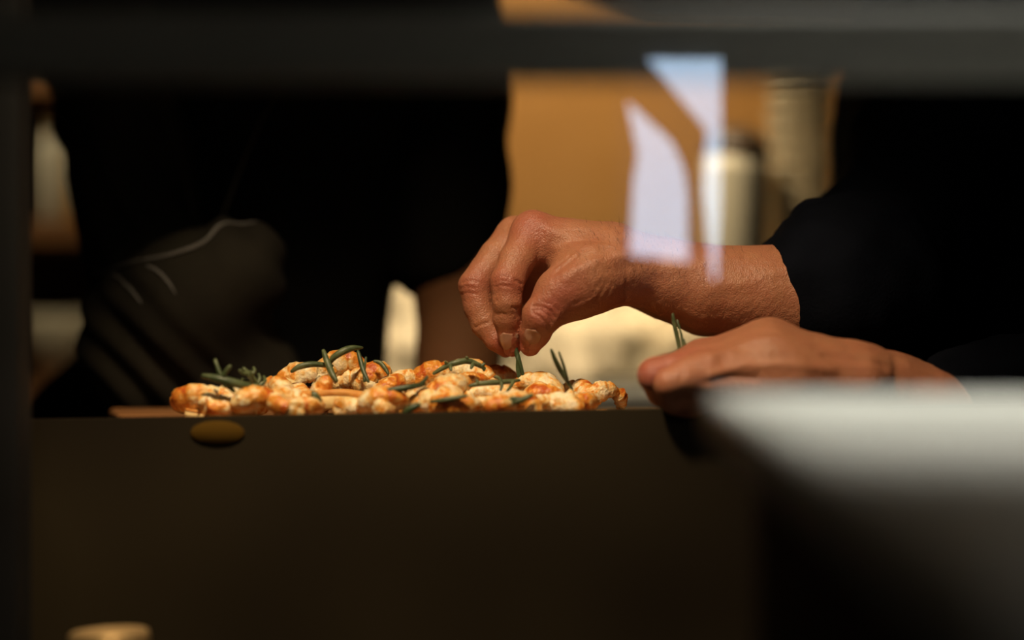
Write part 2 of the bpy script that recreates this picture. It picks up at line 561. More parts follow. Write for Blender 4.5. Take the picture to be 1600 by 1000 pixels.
# ------------------------------------------------------------------ counters
CT = .885      # worktop height
wc = empty('serving_counter', (-.2, .03, 0))
tag(wc, 'dark umber serving counter whose front panel fills the lower picture', 'counter')
box('worktop', (-.9, -.081, CT - .03), (.36, .14, CT), M['counter'], wc, bevel=.002)
pz0, pz1 = px(0, 657, -.093).z, px(0, 638, -.093).z
px0, px1 = -.9, .36
za = pz0 - (pz1 - pz0) / .39 * .6; zb = pz1 + (pz1 - pz0) / .39 * .26
fr = [Vector((px0, -.093, .02)), Vector((px1, -.093, .02)), Vector((px1, -.093, zb)), Vector((px0, -.093, za))]
prism('front_panel', fr, [p + Vector((0, .0115, 0)) for p in fr], M['panel'], wc)
box('base', (-.88, -.078, 0), (.34, .12, CT - .03), M['counter'], wc)
kn = lathe_mesh('orange_reflection', [(0, 0), (.015, 0), (.0152, .0004), (.0145, .0008), (0, .0010)], 28)  # flat disc imitating a soft orange reflection on the panel
ko = add('orange_reflection', kn, M['amber'], wc)
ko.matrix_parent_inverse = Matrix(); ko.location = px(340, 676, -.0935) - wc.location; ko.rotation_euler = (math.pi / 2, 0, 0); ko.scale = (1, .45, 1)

bc = empty('steel_bench', (0, .8, 0))
tag(bc, 'brushed steel back bench behind the two people', 'bench')
BT = .926
box('bench_top', (-.33, .60, BT - .035), (.9, 1.25, BT), M['steel'], bc, bevel=.006)
box('bench_shelf', (-.30, .64, .30), (.85, 1.2, .33), M['steel'], bc, bevel=.004)
for x_ in (-.30, .82):
    for y_ in (.64, 1.19):
        box('leg', (x_ - .02, y_ - .02, 0), (x_ + .02, y_ + .02, BT - .035), M['steel'], bc)

sl = empty('stone_ledge', (.5, -1.0, 0))
tag(sl, 'pale stone ledge blurred in the right foreground', 'ledge')
SZ = px(0, 612, -.45).z; SX = px(1100, 0, -.45).x
box('ledge_top', (SX, -1.10, SZ - .022), (.36, -.45, SZ), M['marble'], sl, bevel=.004)
box('ledge_base', (SX + .02, -1.08, 0), (.34, -.47, SZ - .022), M['dark_wall'], sl)

# ------------------------------------------------------------------ chopping board
bd = empty('chopping_board', (-.02, .03, CT))
tag(bd, 'brown wooden chopping board under the prawns', 'board')
BZ = .9246
bmb = bmesh.new()
ol = [px(170, 637, .13), px(1058, 637, .13), px(1075, 658, -.08), px(196, 658, -.08)]
vs = []
for z in (CT, BZ):
    vs.append([bmb.verts.new((p.x, p.y, z)) for p in ol])
bmb.faces.new(vs[0]); bmb.faces.new(vs[1])
for i in range(4):
    bmb.faces.new((vs[0][i], vs[0][(i + 1) % 4], vs[1][(i + 1) % 4], vs[1][i]))
bmesh.ops.bevel(bmb, geom=bmb.edges[:], offset=.003, segments=3, profile=.5, affect='EDGES')
add('plank', bm_mesh('plank', bmb), M['board'], bd, smooth=False)

# ------------------------------------------------------------------ hands
def set_red(me, val):
    a = me.attributes.new('red', 'FLOAT', 'POINT')
    a.data.foreach_set('value', np.asarray(val, np.float32))


def crease(V, N, pts, width, depth):
    d = np.full(len(V), 9.0)
    for i in range(len(pts) - 1):
        d = np.minimum(d, seg_dist(V, pts[i], pts[i + 1]))
    return V - N * (depth * np.exp(-(d / width) ** 2))[:, None]


def on_surface(bvh, x, y, Y0=-.3):
    """nearest surface point met looking from the camera side towards pixel (x, y)"""
    o = Vector(cam.location); t = px(x, y, 0)
    h = bvh.ray_cast(o, (t - o).normalized())
    return h[0], h[1]


def bvh_of(V, F):
    return BVHTree.FromPolygons([Vector(p) for p in V], [tuple(int(i) for i in q) for q in F])


def right_hand():
    f = Field(px(705, 575, -.05) - Vector((0, .01, .0)), px(1340, 310, .03) + Vector((0, .105, 0)), .0009)
    f.lo[1] = -.05
    # forearm: two bones side by side
    fore = [(968, 410), (1000, 421), (1050, 436), (1105, 452), (1200, 462), (1246, 465)]
    rr = [.0195, .0212, .0236, .0266, .0305, .033]
    f.chain([px(x, y, .006 + .00004 * (x - 968)) for x, y in fore], rr, 0)
    f.chain([px(x, y + 2, .026 + .00006 * (x - 968)) for x, y in fore], [r * .96 for r in rr], .01, .01)
    # metacarpals
    mcp = {'i': px(832, 363, .012), 'm': px(808, 369, .034), 'r': px(803, 384, .054), 'p': px(815, 405, .070)}
    f.cone(px(955, 396, .004), mcp['i'], .0165, .0118, .010)
    f.cone(px(955, 394, .018), mcp['m'], .0165, .0115, .010)
    f.cone(px(960, 402, .030), mcp['r'], .0160, .0108, .010)
    f.cone(px(965, 412, .038), mcp['p'], .0150, .0095, .010)
    f.ell(px(893, 405, .026), (.030, .028, .016), .014)
    # thenar mass
    f.cone(px(960, 425, -.004), px(915, 440, -.010), .0195, .0185, .012)
    f.cone(px(880, 425, .040), px(838, 430, .052), .016, .013, .012)
    f.cone(px(838, 430, .052), px(828, 462, .052), .012, .010, .010)
    palm = f
    fingers = [
        ([(832, 363, .012), (807, 408, -.002), (792, 442, -.010), (792, 472, -.011), (793, 497, -.008), (797, 524, -.004), (800, 543, -.002)],
         [.0119, .0108, .0100, .0086, .0085, .0073, .0054]),
        ([(806, 371, .034), (776, 402, .026), (743, 446, .018), (748, 478, .016), (758, 506, .014), (775, 531, .011), (790, 546, .010)],
         [.0117, .0108, .0102, .0090, .0086, .0068, .0050]),
        ([(803, 384, .054), (778, 425, .052), (760, 455, .050), (772, 490, .042), (782, 510, .036), (790, 535, .028)],
         [.0107, .0100, .0092, .0084, .0078, .0052]),
        ([(822, 402, .068), (806, 435, .068), (800, 462, .064), (818, 484, .056), (834, 490, .048), (852, 482, .040)],
         [.0105, .0100, .0096, .0088, .0082, .0068]),
        ([(918, 440, -.012), (878, 459, -.018), (862, 477, -.019), (847, 494, -.019), (836, 520, -.013), (828, 541, -.008)],
         [.0178, .0131, .0115, .0110, .0094, .0062]),
    ]
    total = palm.d.copy()
    for i, (pts, rad) in enumerate(fingers):
        g = palm.copy()
        k = .012 if i == 4 else .007
        P = [px(*p) for p in pts]
        tmp = Field.__new__(Field); tmp.lo, tmp.h, tmp.n = f.lo, f.h, f.n
        tmp.d = np.full(tuple(f.n), .05, np.float32)
        tmp.chain(P, rad, 0, .0015)
        total = np.minimum(total, Field.smin(palm.d, tmp.d, k))
    # fleshy ball of the thumb, knuckle bumps
    f.d = total
    f.ell(px(846, 493, -.022), (.0098, .008, .0098), .005)
    f.ell(px(880, 462, -.012), (.016, .014, .014), .010)
    V, F = f.surface(2)
    N = normals(V, F)
    bvh = bvh_of(V, F)

    def S(*pp): return [on_surface(bvh, x, y)[0] for x, y in pp if on_surface(bvh, x, y)[0] is not None]
    cr = [  # thumb joint folds
        ([(833, 478), (848, 479), (860, 486), (866, 496)], .0010, .0011), ([(832, 484), (846, 485), (857, 493), (862, 504)], .0010, .0011),
        ([(833, 489), (843, 494), (852, 503), (857, 512)], .0009, .0009), ([(848, 471), (862, 476), (872, 486)], .0009, .0005),
        # index folds
        ([(772, 442), (782, 438), (793, 439)], .0009, .0006), ([(771, 449), (782, 446), (796, 447)], .0009, .0006), ([(773, 436), (786, 431), (797, 433)], .0009, .0005),
        ([(801, 480), (809, 482)], .0009, .0010), ([(806, 438), (815, 444)], .0010, .0010),
        ([(774, 492), (782, 490), (790, 491)], .0009, .0005),
        # middle folds
        ([(718, 452), (728, 448), (740, 450)], .0009, .0006), ([(722, 442), (734, 438), (746, 441)], .0009, .0005), ([(720, 460), (731, 457), (742, 459)], .0009, .0006),
        ([(742, 512), (752, 507), (762, 504)], .0009, .0008), ([(768, 472), (776, 470)], .0009, .0006),
        # wrist and thumb-root folds
        ([(900, 474), (924, 463), (936, 444)], .0016, .0004), ([(921, 476), (934, 466), (949, 440)], .0014, .0005), ([(936, 470), (950, 460), (955, 446)], .0018, .0003),
        ([(862, 420), (878, 408), (890, 398)], .0013, .0009), ([(870, 424), (888, 410), (900, 400)], .0013, .0008),
    ]
    for pts, wd, dp in cr:
        q = S(*pts)
        if len(q) > 1: V = crease(V, N, q, wd * 1.1, dp)
    tend = [([(846, 350), (880, 366), (925, 382), (965, 394)], .0042, .0011), ([(868, 388), (888, 384), (930, 392)], .0036, .0008),
            ([(884, 432), (905, 420), (935, 408), (975, 402)], .0042, .0014), ([(858, 362), (852, 385), (848, 402)], .0030, .0009),
            ([(1150, 400), (1090, 415), (1030, 420), (985, 430)], .0045, .0007), ([(1230, 420), (1170, 440), (1110, 452)], .0045, .0007)]
    for pts, wd, dp in tend:
        q = S(*pts)
        if len(q) > 1: V = crease(V, N, q, wd, -dp)
    V = V + N * (.00006 * vnoise(V * 260, 3) + .00022 * vnoise(V * 60, 4))[:, None]
    red = np.zeros(len(V))
    for x, y, Y, r in ((832, 352, .0, .016), (792, 442, -.018, .012), (742, 446, .008, .012), (799, 540, -.006, .012), (788, 545, .004, .011), (828, 538, -.012, .013), (847, 493, -.028, .010), (880, 460, -.03, .014)):
        red += .75 * np.exp(-(np.linalg.norm(V - np.array(px(x, y, Y)), axis=1) / r) ** 2)
    return V, F, red


def left_hand():
    f = Field((.03, -.135, .885), (.37, .055, .995), .0011)
    Y = [-.098, -.078, -.056, -.034]      # little finger nearest the camera
    mc = [(1096, 586), (1092, 574), (1096, 566), (1104, 562)]
    wr = [(1338, 596), (1336, 590), (1336, 588), (1338, 592)]
    mid = [(1205, 564), (1202, 546), (1200, 541), (1205, 548)]
    for i in range(4):
        y1 = Y[i]; y0 = -.066 + (y1 + .066) * .5
        f.cone(px(*wr[i], y0), px(*mid[i], (y0 + y1) / 2), .0150, .0132, .012 if i else 0)
        f.cone(px(*mid[i], (y0 + y1) / 2), px(*mc[i], y1), .0132, .0115, .012)
    f.ell(px(1215, 580, -.062), (.045, .034, .017), .014)
    f.cone(px(1325, 600, -.074), px(1230, 598, -.086), .0165, .0185, .012)
    f.cone(px(1230, 598, -.086), px(1112, 606, -.096), .0185, .0125, .012)
    f.chain([px(1338, 590, -.072), px(1395, 602, -.066), px(1450, 634, -.058), px(1540, 655, -.035), px(1620, 660, -.012)], [.0165, .0175, .0215, .0265, .029], .012)
    f.chain([px(1338, 592, -.052), px(1395, 604, -.046), px(1450, 636, -.038), px(1540, 657, -.015), px(1620, 660, .006)], [.0165, .0175, .0215, .0265, .029], .012, .01)
    palm = f.copy()
    total = f.d.copy()
    fing = [
        ([(1094, 584, -.098), (1066, 592, -.104), (1048, 600, -.104), (1056, 625, -.098), (1080, 634, -.090)], [.0108, .0098, .0092, .0085, .0075]),
        ([(1092, 574, -.078), (1052, 582, -.083), (1024, 587, -.084), (1036, 612, -.078), (1070, 628, -.072)], [.0112, .0104, .0102, .0090, .0080]),
        ([(1096, 568, -.056), (1056, 580, -.060), (1032, 588, -.060), (1040, 612, -.056), (1074, 624, -.052)], [.0112, .0104, .0100, .0090, .0080]),
        ([(1104, 565, -.034), (1070, 582, -.038), (1050, 592, -.038), (1056, 612, -.036), (1082, 622, -.034)], [.0112, .0102, .0098, .0088, .0078]),
        ([(1260, 590, -.030), (1170, 592, -.018), (1110, 590, -.014), (1072, 592, -.020)], [.0150, .0125, .0105, .0080]),
    ]
    for i, (pts, rad) in enumerate(fing):
        tmp = Field.__new__(Field); tmp.lo, tmp.h, tmp.n = f.lo, f.h, f.n
        tmp.d = np.full(tuple(f.n), .05, np.float32)
        tmp.chain([px(*p) for p in pts], rad, 0, .0015)
        total = np.minimum(total, Field.smin(palm.d, tmp.d, .008))
    f.d = total
    V, F = f.surface(2)
    N = normals(V, F)
    bvh = bvh_of(V, F)
    for pts, wd, dp in (([(1112, 556), (1150, 540), (1200, 528), (1260, 540)], .003, -.0010), ([(1110, 588), (1160, 572), (1220, 570), (1300, 578)], .003, -.0010),
                        ([(1104, 596), (1140, 588), (1180, 592)], .002, .0009), ([(1290, 556), (1330, 560), (1380, 572)], .003, .0008), ([(1060, 566), (1066, 580), (1064, 594)], .0016, .0006)):
        q = [on_surface(bvh, x, y)[0] for x, y in pts]
        q = [p for p in q if p is not None]
        if len(q) > 1: V = crease(V, N, q, wd, dp)
    V = V + N * (.00008 * vnoise(V * 200, 5) + .0003 * vnoise(V * 45, 6))[:, None]
    red = np.zeros(len(V))
    for x, y, Yd, r in ((1084, 576, -.09, .014), (1020, 585, -.09, .014), (1100, 560, -.06, .012)):
        red += .9 * np.exp(-(np.linalg.norm(V - np.array(px(x, y, Yd)), axis=1) / r) ** 2)
    return V, F, red


def head_field(f, c, fwd, s=1.0):
    """skull, jaw, nose, ears and neck around head centre c, looking along fwd"""
    c = Vector(c); fw = Vector(fwd).normalized(); up = Vector((0, 0, 1)); sd = up.cross(fw)
    ang = math.atan2(fw.y, fw.x)
    f.ell(c + up * .03 - fw * .01, (.098 * s, .076 * s, .092 * s), .02, rot=ang)
    f.ell(c - up * .045 + fw * .025, (.062 * s, .056 * s, .070 * s), .03, rot=ang)
    f.cone(c + fw * .088 + up * .012, c + fw * .108 - up * .022, .009, .013, .012)
    for s_ in (-1, 1):
        f.ell(c + sd * (.078 * s_) - up * .005 - fw * .005, (.018, .008, .032), .006, rot=ang)
        f.ell(c + sd * (.033 * s_) + fw * .092 + up * .014, (.013, .016, .010), .006, sub=True, rot=ang)
        f.ell(c + sd * (.033 * s_) + fw * .076 + up * .013, (.012, .012, .012), .002, rot=ang)
    f.ell(c + fw * .080 - up * .058, (.016, .024, .010), .006, rot=ang)


def merge(parts):
    V, F, R, o = [], [], [], 0
    for v, f, r in parts:
        V.append(v); F.append(f + o); R.append(r); o += len(v)
    return np.concatenate(V), np.concatenate(F), np.concatenate(R)


def nail(bvh, V, parent, centre, along, half_w, half_l, ax_px):
    """a nail patch laid on the finger: centre pixel, axis pixel direction"""
    c, n = on_surface(bvh, *centre)
    a, _ = on_surface(bvh, *ax_px)
    axis = (a - c).normalized()
    n = (n + Vector(along)).normalized()
    side = axis.cross(n).normalized()
    n = side.cross(axis).normalized()
    nu, nv = 9, 11
    vs, fs = [], []
    for j in range(nv):
        v = -1 + 2 * j / (nv - 1)
        wv = half_w * max(.12, 1 - abs(v) ** 3.2) ** .5
        for i in range(nu):
            u = -1 + 2 * i / (nu - 1)
            p = c + axis * (v * half_l * (1 - .12 * u * u)) + side * (u * wv)
            h = bvh.ray_cast(p + n * .008, -n, .02)
            q = h[0] if h[0] is not None else p
            lift = .00035 + .00035 * (1 - u * u)
            vs.append(q + n * lift)
    for j in range(nv - 1):
        for i in range(nu - 1):
            fs.append((j * nu + i, j * nu + i + 1, (j + 1) * nu + i + 1, (j + 1) * nu + i))
    me = mesh_from('fingernail', vs, fs)
    o = add('fingernail', me, M['nail']); o.parent = parent
    s = o.modifiers.new('thick', 'SOLIDIFY'); s.thickness = .0006; s.offset = -1
    return o


# ------------------------------------------------------------------ the cook on the right
chef = empty('person', (.50, .36, 0))
tag(chef, 'person in navy shirt with rolled sleeves pinching a green sprig over prawns', 'person')
rv, rf, rr_ = right_hand()
lv, lf, lr_ = left_hand()
R_SH, L_SH = Vector((.37, .40, 1.36)), Vector((.72, .16, 1.34))
R_EL, L_EL = px(1370, 432, .13), px(1700, 650, .03)
PEL = Vector((.62, .42, .93)); CH = (R_SH + L_SH) / 2
fwd = Vector((-.56, -.80, 0)).normalized()
f = Field((.12, -.12, .0), (.98, .72, 1.78), .009)
f.chain([px(1285, 462, .03), R_EL, R_SH], [.030, .034, .042], 0, .02)
f.chain([px(1600, 660, .0), L_EL, L_SH], [.026, .034, .042], .01, .02)
f.cone(CH - Vector((0, 0, .10)), PEL, .095, .115, .05)
f.cone(R_SH, L_SH, .045, .045, .04)
HC = CH + Vector((-.05, -.07, .25))
f.cone(CH, HC - Vector((0, 0, .05)), .056, .052, .04)
head_field(f, HC, fwd + Vector((-.2, 0, -.5)))
hipdir = Vector((.45, -.3, 0)).normalized()
for s_ in (-1, 1):
    hip = PEL + hipdir * (.085 * s_)
    f.chain([hip, Vector((hip.x, hip.y, .50)), Vector((hip.x + .01, hip.y + .02, .07))], [.080, .058, .040], .04, .02)
V, F = f.surface(1)
body = merge([(rv, rf, rr_), (lv, lf, lr_), (V, F, np.zeros(len(V)))])
me = np_mesh('body', body[0], body[1]); set_red(me, body[2])
chef_body = add('body', me, M['skin'], chef)
bvh_r = bvh_of(rv, rf)
nail(bvh_r, rv, chef_body, (788.5, 534), (-1.1, .1, 0), .0030, .0060, (792.5, 549))
nail(bvh_r, rv, chef_body, (832.5, 526), (.5, -.05, .1), .0044, .0058, (829, 539))
# fine hairs on the forearm
hv, hf = [], []
for _ in range(520):
    x = random.uniform(905, 1215)
    top = random.random() < .5
    y = {True: random.uniform(345, 385), False: random.uniform(360, 440)}[top]
    p, n = on_surface(bvh_r, x, y)
    if p is None: continue
    if n.z < -.1: continue
    L = random.uniform(.003, .0065)
    tng = (Vector((random.uniform(-1, -.2), random.uniform(-.4, .4), random.uniform(-.3, .5))) + n * .9).normalized()
    w_ = Vector((0, 0, 1)).cross(tng).normalized() * .00008
    b0 = len(hv)
    q = p + tng * L * .5 + n * L * .1; e = p + tng * L
    hv += [p - w_, p + w_, q + w_ * .7, q - w_ * .7, e]
    hf += [(b0, b0 + 1, b0 + 2, b0 + 3), (b0 + 3, b0 + 2, b0 + 4)]
ho = add('arm_hair', mesh_from('arm_hair', hv, hf), M['hair']); ho.parent = chef_body; ho['kind'] = 'stuff'

# shirt
f = Field((.10, -.14, .84), (1.0, .72, 1.50), .007)
f.chain([px(1302, 460, .022), px(1345, 445, .050), px(1390, 412, .12), px(1482, 215, .20), px(1520, 60, .28), R_SH], [.0485, .052, .056, .060, .064, .066], 0, .02)
f.cone(px(1232, 366, .05), px(1265, 345, .06), .011, .016, .012)
f.chain([px(1515, 642, -.032), px(1585, 652, -.008), px(1640, 655, .004), L_EL, L_SH], [.038, .046, .050, .056, .066], .0, .02)
f.cone(CH - Vector((0, 0, .08)), PEL - Vector((0, 0, .06)), .130, .150, .05)
f.ell(CH - Vector((.02, .02, .16)), (.20, .15, .22), .05, rot=-.7)
f.cone(R_SH, L_SH, .072, .072, .06)
f.cone(CH, CH + Vector((-.02, -.03, .09)), .075, .068, .04)
f.ell(px(1640, 330, .30), (.16, .11, .24), .05)
f.ell(px(1560, 480, .24), (.10, .08, .10), .05)
V, F = f.surface(2)
N = normals(V, F)
V = V + N * (.0030 * vnoise(V * np.array([14, 14, 7]), 9) + .0012 * vnoise(V * 34, 10))[:, None]
me = np_mesh('shirt', V, F); add('shirt', me, M['navy'], chef)
cuff = Field((.12, -.08, .90), (.28, .16, 1.10), .003)
c0 = px(1262, 457, .024)
axis = (px(1330, 452, .060) - c0).normalized()
ring = []
for k in range(24):
    a = 2 * math.pi * k / 24
    u = axis.cross(Vector((0, 0, 1))).normalized(); v_ = u.cross(axis).normalized()
    ring.append(c0 + u * (.0475 * math.cos(a)) + v_ * (.0365 * math.sin(a)) + axis * (.002 - .004 * math.sin(a)))
for k in range(24):
    cuff.cone(ring[k] + axis * .006, ring[(k + 1) % 24] + axis * .006, .0052, .0052, .002)
    cuff.cone(ring[k] + axis * .020, ring[(k + 1) % 24] + axis * .020, .0070, .0070, .004)
V, F = cuff.surface(1)
add('rolled_cuff', np_mesh('rolled_cuff', V, F), M['navy'], chef)
f = Field((.35, .2, .05), (.95, .72, 1.02), .012)
f.cone(PEL + Vector((0, 0, .02)), PEL - Vector((0, 0, .08)), .150, .15, .03)
for s_ in (-1, 1):
    hip = PEL + hipdir * (.085 * s_)
    f.chain([hip, Vector((hip.x, hip.y, .50)), Vector((hip.x + .01, hip.y + .02, .10))], [.098, .075, .062], .03, .02)
V, F = f.surface(1)
add('trousers', np_mesh('trousers', V, F), M['trouser'], chef)
for s_ in (-1, 1):
    hip = PEL + hipdir * (.085 * s_) + Vector((.01, .02, 0))
    g = Field((hip.x - .22, hip.y - .28, -.01), (hip.x + .15, hip.y + .12, .14), .008)
    g.cone((hip.x, hip.y, .05), (hip.x + fwd.x * .15, hip.y + fwd.y * .15, .035), .048, .035, .01)
    g.cone((hip.x, hip.y, .05), (hip.x, hip.y, .11), .045, .045, .02)
    V, F = g.surface(1); V[:, 2] = np.maximum(V[:, 2], .002)
    add('shoe', np_mesh('shoe', V, F), M['shoe'], chef)
g = Field(HC - Vector((.14, .14, .06)), HC + Vector((.16, .18, .16)), .007)
g.ell(HC + Vector((.025, .035, .045)), (.104, .088, .094), 0, rot=math.atan2(fwd.y, fwd.x))
g.ell(HC + fwd * .10 - Vector((0, 0, .045)), (.07, .09, .085), .01, sub=True, rot=math.atan2(fwd.y, fwd.x))
V, F = g.surface(1)
add('hair', np_mesh('hair', V, F), M['hair'], chef)

# ------------------------------------------------------------------ the person in black behind the board
P2 = empty('person', (-.20, .36, 0))
tag(P2, 'person in black top standing behind the board, bare forearm lowered', 'person')
fwd2 = Vector((.05, -1, 0)).normalized()
A_SH, B_SH = Vector((-.075, .36, 1.33)), Vector((-.33, .36, 1.33))       # image right, image left
A_EL = px(722, 400, .30); B_EL = px(255, 560, .24)
f = Field((-.58, .05, 0), (.08, .60, 1.75), .008)
f.chain([A_SH, A_EL, px(722, 470, .30), px(716, 560, .28), px(712, 625, .26)], [.046, .034, .030, .027, .024], 0, .02)
f.ell(px(710, 655, .255), (.032, .034, .016), .015)
f.chain([B_SH, B_EL, px(290, 500, .20), px(350, 440, .17)], [.042, .033, .028, .024], 0, .02)
C2 = Vector((-.200, .37, 1.30)); PL2 = Vector((-.232, .40, .92))
f.cone(C2 - Vector((0, .0, .10)), PL2, .082, .080, .04)
f.cone(A_SH, B_SH, .058, .058, .05)
H2 = C2 + Vector((.0, -.09, .27))
f.cone(C2, H2 - Vector((0, 0, .05)), .054, .050, .04)
head_field(f, H2, fwd2 + Vector((0, 0, -.4)))
for s_ in (-1, 1):
    hip = PL2 + Vector((.070 * s_, .02, -.06))
    f.chain([hip, hip + Vector((0, 0, -.38)), hip + Vector((0, .02, -.79))], [.078, .056, .040], .04, .02)
# fingers of the lowered hand
for i in range(4):
    q = px(690 + 10 * i, 662, .245)
    f.chain([q, q + Vector((0, -.035, -.006)), q + Vector((0, -.055, -.016))], [.0085, .0078, .0065], .006, .003)
f.chain([px(732, 652, .25), px(746, 662, .23)], [.010, .008], .006)
V, F = f.surface(1)
me = np_mesh('body', V, F); set_red(me, np.zeros(len(V)))
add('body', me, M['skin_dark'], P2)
f = Field((-.60, .10, .82), (.10, .62, 1.46), .007)
f.chain([A_SH, px(692, 150, .33), px(694, 270, .31), px(702, 345, .30)], [.060, .046, .043, .040], 0, .02)
f.cone(px(704, 300, .30), px(694, 392, .29), .040, .034, .02)
f.cone(px(690, 330, .30), px(676, 412, .30), .034, .024, .02)
f.cone(C2 - Vector((0, .0, .09)), PL2 - Vector((0, 0, .04)), .102, .092, .04)
f.cone(px(420, 150, .34), px(470, 640, .34), .075, .06, .04)
f.cone(px(545, 100, .34), px(540, 640, .34), .035, .022, .03)
f.cone(px(620, 100, .33), px(600, 390, .33), .035, .016, .02)
f.cone(A_SH, B_SH, .060, .060, .06)
f.cone(C2, C2 + Vector((0, -.02, .06)), .07, .062, .04)
V, F = f.surface(2)
N = normals(V, F)
V = V + N * (.0035 * vnoise(V * np.array([12, 12, 6]), 19))[:, None]
add('shirt', np_mesh('shirt', V, F), M['black'], P2)
# sleeve crossing in front, with folds along its top
f = Field((-.52, .02, .84), (-.08, .50, 1.40), .005)
f.chain([B_SH, B_EL + Vector((0, 0, .01)), px(232, 520, .20), px(300, 474, .17), px(365, 425, .16)], [.052, .044, .042, .044, .036], 0, .02)
f.cone(px(255, 585, .19), px(370, 600, .20), .042, .045, .03)
V, F = f.surface(2); N = normals(V, F)
u = V[:, 0] * .80 + V[:, 2] * .5
V = V + N * (.0030 * np.sin(u * 260 + 2.2 * vnoise(V * 9, 21)) * np.clip(.5 + vnoise(V * 7, 22), 0, 1))[:, None]
add('sleeve', np_mesh('sleeve', V, F), M['olive'], P2)
bs = bvh_of(V, F)
def lit_edge(pts, r):  # pale tubes imitating the lit sleeve edge and fold highlights
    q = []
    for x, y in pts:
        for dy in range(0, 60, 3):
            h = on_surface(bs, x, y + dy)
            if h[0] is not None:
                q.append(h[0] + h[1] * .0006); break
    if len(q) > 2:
        add('sleeve_lit_edge', tube_mesh('sleeve_lit_edge', q, lambda t: r * (.3 + .7 * math.sin(math.pi * t)), 8, 24), M['lit_rim'], P2)
lit_edge([(140, 434), (200, 412), (262, 400), (318, 380), (345, 352), (375, 330), (400, 312)], .0014)
lit_edge([(150, 424), (180, 432), (205, 452), (222, 474)], .0012)
lit_edge([(205, 410), (240, 420), (262, 440), (275, 460)], .0010)
for nm, pts in (('collar_edge', [px(222, 112, .20), px(250, 160, .195), px(280, 250, .19), px(305, 345, .185)]), ('collar_edge', [px(462, 112, .20), px(430, 150, .195), px(390, 230, .19), px(345, 345, .185)])):
    add(nm, tube_mesh(nm, pts, lambda t: .0022 * (1 - .4 * t), 8, 16, .5), M['olive'], P2)
f = Field((-.48, .2, .05), (.05, .62, 1.0), .012)
f.cone(PL2 + Vector((0, 0, -.03)), PL2 - Vector((0, 0, .10)), .115, .13, .03)
for s_ in (-1, 1):
    hip = PL2 + Vector((.070 * s_, .02, -.06))
    f.chain([hip, hip + Vector((0, 0, -.38)), hip + Vector((0, .02, -.76))], [.095, .073, .060], .03, .02)
V, F = f.surface(1)
add('trousers', np_mesh('trousers', V, F), M['trouser'], P2)
for s_ in (-1, 1):
    hip = PL2 + Vector((.070 * s_, .04, 0))
    g = Field((hip.x - .08, hip.y - .24, -.01), (hip.x + .08, hip.y + .10, .14), .008)
    g.cone((hip.x, hip.y, .05), (hip.x, hip.y - .15, .035), .046, .035, .01)
    g.cone((hip.x, hip.y, .05), (hip.x, hip.y, .11), .045, .045, .02)
    V, F = g.surface(1); V[:, 2] = np.maximum(V[:, 2], .002)
    add('shoe', np_mesh('shoe', V, F), M['shoe'], P2)
g = Field(H2 - Vector((.14, .14, .06)), H2 + Vector((.16, .18, .16)), .007)
g.ell(H2 + Vector((0, .03, .045)), (.106, .090, .096), 0, rot=math.pi / 2)
g.ell(H2 + fwd2 * .10 - Vector((0, 0, .045)), (.07, .09, .085), .01, sub=True, rot=math.pi / 2)
V, F = g.surface(1)
add('hair', np_mesh('hair', V, F), M['hair'], P2)

